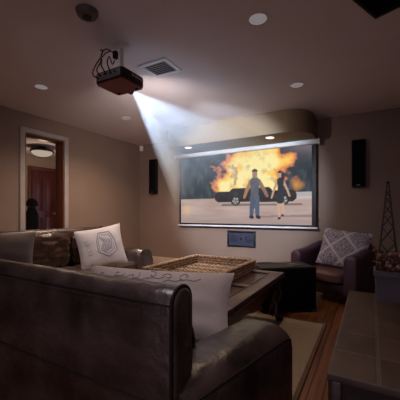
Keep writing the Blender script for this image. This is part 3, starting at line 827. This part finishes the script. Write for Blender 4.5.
tag(obj('cable', bm, M['metal'], None), 'thin grey cable curled on top of the black subwoofer', 'cable')

# ------------------------------------------------------------------ armchair (local: front = -y)
t = thing('tub_armchair', 'plum leather tub armchair in the far right corner', 'armchair', (-.345, 3.885, 0), math.atan2(-.38, .92) * -1 * -1)
hwid, dep = .325, .34
path = []
path.append((hwid, -dep, 0.0)); path += [(hwid, -dep + .09, .05), (hwid, -.12, .18)]
path = [(hwid, -dep, 0), (hwid, -dep + .10, .04), (hwid, -dep + .20, .12), (hwid, -.02, .32)]
for i in range(0, 13):
    a = R(0 + 180 * i / 12); path.append((hwid * math.cos(a), .03 + .29 * math.sin(a), .40 + .60 * math.sin(a)))
path += [(-hwid, -.02, .30), (-hwid, -dep + .20, .14), (-hwid, -dep + .10, .06), (-hwid, -dep, 0)]
rings = []
N = len(path)
for i, (x, y, k) in enumerate(path):
    a, b = path[max(0, i - 1)], path[min(N - 1, i + 1)]
    tn = Vector((b[0] - a[0], b[1] - a[1], 0)).normalized(); n = Vector((tn.y, -tn.x, 0))
    hgt = .555 + .135 * k; thk = .145 - .02 * k
    ring = [Vector((x, y, 0)) + n * xx + Vector((0, 0, .10 + zz + (hgt - .10) / 2)) for xx, zz in rrect(thk, hgt - .10, .062, 5)]
    rings.append(ring)
def shrinkring(r, k, d):
    c = sum(r, Vector()) / len(r); return [c + (p - c) * k + Vector((0, d, 0)) for p in r]
rings = [shrinkring(rings[0], .82, -.028), shrinkring(rings[0], .95, -.016)] + rings + [shrinkring(rings[-1], .95, -.016), shrinkring(rings[-1], .82, -.028)]
bm = bmesh.new(); loft(bm, rings); obj('shell', bm, M['plum'], t)
bm = bmesh.new(); cushion(bm, (-.258, -.385, .225), (.258, .23, .365), n=14, p=5, wob=.004); obj('seat_cushion', bm, M['seatred'], t)
bm = bmesh.new(); box(bm, (-.262, -.335, .10), (.262, .2, .224), .015, 3); obj('base', bm, M['plumdark'], t)
for x in (-.31, .31):
    for y in (-.31, .22):
        bm = bmesh.new(); loft(bm, [[(x * (.9 if y > 0 else 1) + a * k, y + b * k, z) for a, b in rrect(.05, .05, .008, 2)] for z, k in ((0, .7), (.10, 1.1))]); obj('leg', bm, M['plumdark'], t)
chair_rot = math.atan2(-.38, .92)
t.rotation_euler = (0, 0, chair_rot)
# patterned pillow on the chair
pm = bpy.data.materials.new('speckled_lattice'); pm.use_nodes = True; nt = pm.node_tree; b_ = nt.nodes['Principled BSDF']; b_.inputs['Roughness'].default_value = .9
tc = nt.nodes.new('ShaderNodeTexCoord'); sp = nt.nodes.new('ShaderNodeSeparateXYZ'); nt.links.new(tc.outputs['Object'], sp.inputs[0])
def mth(op, a, b=None):
    n = nt.nodes.new('ShaderNodeMath'); n.operation = op
    for i, q in enumerate((a, b)):
        if q is None: continue
        if isinstance(q, (int, float)): n.inputs[i].default_value = q
        else: nt.links.new(q, n.inputs[i])
    return n.outputs[0]
def band(s):
    d = mth('ADD' if s > 0 else 'SUBTRACT', sp.outputs[0], sp.outputs[2]); d = mth('ADD', d, 10.13)
    f_ = mth('FRACT', mth('DIVIDE', d, .29)); return mth('LESS_THAN', mth('ABSOLUTE', mth('SUBTRACT', f_, .5)), .055)
ban = mth('MAXIMUM', band(1), band(-1))
nz = nt.nodes.new('ShaderNodeTexNoise'); nz.inputs['Scale'].default_value = 70; nt.links.new(tc.outputs['Object'], nz.inputs['Vector'])
rp = nt.nodes.new('ShaderNodeValToRGB'); rp.color_ramp.elements[0].position = .42; rp.color_ramp.elements[0].color = (.14, .125, .16, 1); rp.color_ramp.elements[1].position = .56; rp.color_ramp.elements[1].color = (.38, .34, .39, 1)
nt.links.new(nz.outputs['Fac'], rp.inputs['Fac'])
mx = nt.nodes.new('ShaderNodeMixRGB'); nt.links.new(ban, mx.inputs[0]); nt.links.new(rp.outputs[0], mx.inputs[1]); mx.inputs[2].default_value = (.52, .47, .53, 1)
nt.links.new(mx.outputs[0], b_.inputs['Base Color'])
bm = bmesh.new(); pillow(bm, .54, .46, .15); o = obj('throw_pillow', bm, pm); tag(o, 'grey speckled pillow with pale diamond lattice on the plum armchair', 'pillow')
place(o, (-.272, 3.80, .585), chair_rot + R(10), R(-20), R(7))

# ------------------------------------------------------------------ hearth bench and planter
t = thing('hearth', 'raised brown tiled hearth bench at the lower right', 'hearth', (-.142, 1.20, 0))
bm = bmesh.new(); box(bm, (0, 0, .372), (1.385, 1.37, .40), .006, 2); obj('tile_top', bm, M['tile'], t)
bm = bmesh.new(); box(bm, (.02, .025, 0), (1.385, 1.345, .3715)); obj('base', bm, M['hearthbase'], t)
bm = bmesh.new(); box(bm, (.004, .006, 0), (.05, .05, .371), .004); obj('corner_post', bm, M['darkwood'], t)

PL = Vector((.128, 2.452, .40))
t = thing('planter', 'slate grey square planter standing on the hearth beside the armchair', 'planter', PL)
bm = bmesh.new()
P_ = lambda w: [(x, y) for x, y in rrect(w, w, .012, 3)]
loft(bm, [[(x, y, z) for x, y in P_(w)] for z, w in ((0, .185), (.17, .20), (.172, .215), (.205, .215), (.205, .185), (.15, .18))]); obj('pot', bm, M['planter'], t)
bm = bmesh.new(); box(bm, (-.088, -.088, .13), (.088, .088, .175), .004); obj('soil', bm, M['soil'], t)
# dried plant growing in it
pb = thing('dried_plant', 'clump of dried russet and mauve flowers in the slate planter', 'plant', PL + Vector((0, 0, .176)))
bs, bl = bmesh.new(), bmesh.new()
for i in range(46):
    a = random.uniform(0, 2 * PI); r = random.uniform(.01, .075); h = random.uniform(.04, .17) ; lean = random.uniform(.02, .09)
    p0 = Vector((r * math.cos(a), r * math.sin(a), -.002)); p1 = p0 + Vector((lean * math.cos(a), lean * math.sin(a), h))
    tube(bs, [p0, (p0 + p1) / 2 + Vector((0, 0, .012)), p1], .0018, 4)
    for k in range(5):
        q = p0 + (p1 - p0) * random.uniform(.3, 1); d = Vector((random.uniform(-1, 1), random.uniform(-1, 1), random.uniform(-.2, .9))).normalized(); w = d.orthogonal().normalized() * .008
        L_ = random.uniform(.022, .04)
        vs = [bl.verts.new(v) for v in (q, q + d * L_ * .5 + w, q + d * L_, q + d * L_ * .5 - w)]; bl.faces.new(vs)
    tmp = bmesh.new(); bmesh.ops.create_icosphere(tmp, subdivisions=1, radius=random.uniform(.010, .017))
    for v in tmp.verts: v.co = v.co * random.uniform(.7, 1.25) + p1
    if i % 2: obj('flower_head', tmp, M['dryb'], pb, smooth=False)
    else: merge(bl, tmp)
obj('stems', bs, M['dryc'], pb); obj('leaves', bl, M['drya'], pb, smooth=False)
# wire obelisk
t = thing('garden_obelisk', 'tall dark wire obelisk trellis standing in the planter against the wall', 'obelisk', PL + Vector((-.022, -.005, .176)))
top = .625
def leg_at(q, i):
    a = PI / 4 + i * PI / 2; w = .070 * (1 - q) + .006 * q
    return Vector((w * 1.3 * math.cos(a), w * 1.3 * math.sin(a), top * q))
for i in range(4):
    bm = bmesh.new(); tube(bm, [leg_at(0, i), leg_at(1, i)], .0042, 6); obj('leg', bm, M['wire'], t)
bm = bmesh.new()
lev = [.12, .34, .52, .66, .77, .86, .93]
for i in range(4):
    for a, b in zip(lev, lev[1:]):
        tube(bm, [leg_at(a, i), leg_at(b, (i + 1) % 4)], .0026, 5); tube(bm, [leg_at(a, (i + 1) % 4), leg_at(b, i)], .0026, 5)
    tube(bm, [leg_at(.12, i), leg_at(.12, (i + 1) % 4)], .003, 5)
obj('lattice', bm, M['wire'], t)
bm = bmesh.new(); tmp = bmesh.new(); bmesh.ops.create_uvsphere(tmp, u_segments=14, v_segments=10, radius=.013); merge(bm, tmp, Matrix.Translation((0, 0, top + .012))); obj('finial', bm, M['wire'], t)

# ------------------------------------------------------------------ lights
def lamp(name, kind, loc, energy, col=(1, 1, 1), rot=(0, 0, 0), **k):
    l = bpy.data.lights.new(name, kind); l.energy = energy; l.color = col
    for a, b in k.items(): setattr(l, a, b)
    o = bpy.data.objects.new(name, l); o.location = loc; o.rotation_euler = rot; COL.objects.link(o); return o
warm = (1.0, .72, .53)
for x, y, e in ((-.652, 1.913, 18), (-.645, 3.097, 3), (-2.939, 1.83, 30), (-2.909, 3.02, 85)):
    lamp('downlight_lamp', 'SPOT', (x, y, H - .012), e, warm, spot_size=R(140), spot_blend=.9, shadow_soft_size=.05)
for x, y in ((-2.454, 3.90), (-1.17, 3.93)):
    lamp('soffit_lamp', 'SPOT', (x, y, 2.005), 3.2, (1, .85, .72), spot_size=R(120), spot_blend=.9, shadow_soft_size=.04)
lamp('downlight_lamp', 'SPOT', (-.652, .36, H - .012), 27, (1.0, .88, .92), spot_size=R(84), spot_blend=.8, shadow_soft_size=.05)  # added lamp, out of view, brightens the foreground sofa's back
lamp('hall_lamp', 'POINT', (-5.6, 3.5, 2.06), 8, (1, .76, .52), shadow_soft_size=.1)
aim = Vector((cx, YB, 1.40)) - L0
lamp('projector_lamp', 'SPOT', L0 + Vector((0, .0, 0)), 260, (.70, .82, 1.0), aim.to_track_quat('-Z', 'Y').to_euler(), spot_size=R(58), spot_blend=.5, shadow_soft_size=.012)
lamp('projector_spill', 'SPOT', L0 + Vector((0, .02, .01)), 70, (1.0, .86, .84), Vector((-.45, 1, -.55)).to_track_quat('-Z', 'Y').to_euler(), spot_size=R(140), spot_blend=1.0, shadow_soft_size=.02)
# daylight through the added, unseen rear window
pl = lamp('added_window_portal', 'AREA', ((WX0 + WX1) / 2, YF - .1, (WZ0 + WZ1) / 2), 1, rot=(R(90), 0, 0), shape='RECTANGLE', size=WX1 - WX0, size_y=WZ1 - WZ0)
pl.data.cycles.is_portal = True
w = bpy.data.worlds.new('world'); S.world = w; w.use_nodes = True
bg = w.node_tree.nodes['Background']; bg.inputs['Color'].default_value = (.92, .78, 1.0, 1); bg.inputs['Strength'].default_value = .85

S.view_settings.view_transform = 'Standard'; S.view_settings.look = 'None'; S.view_settings.gamma = 1; S.view_settings.use_curve_mapping = False
S.view_settings.exposure = 0.35
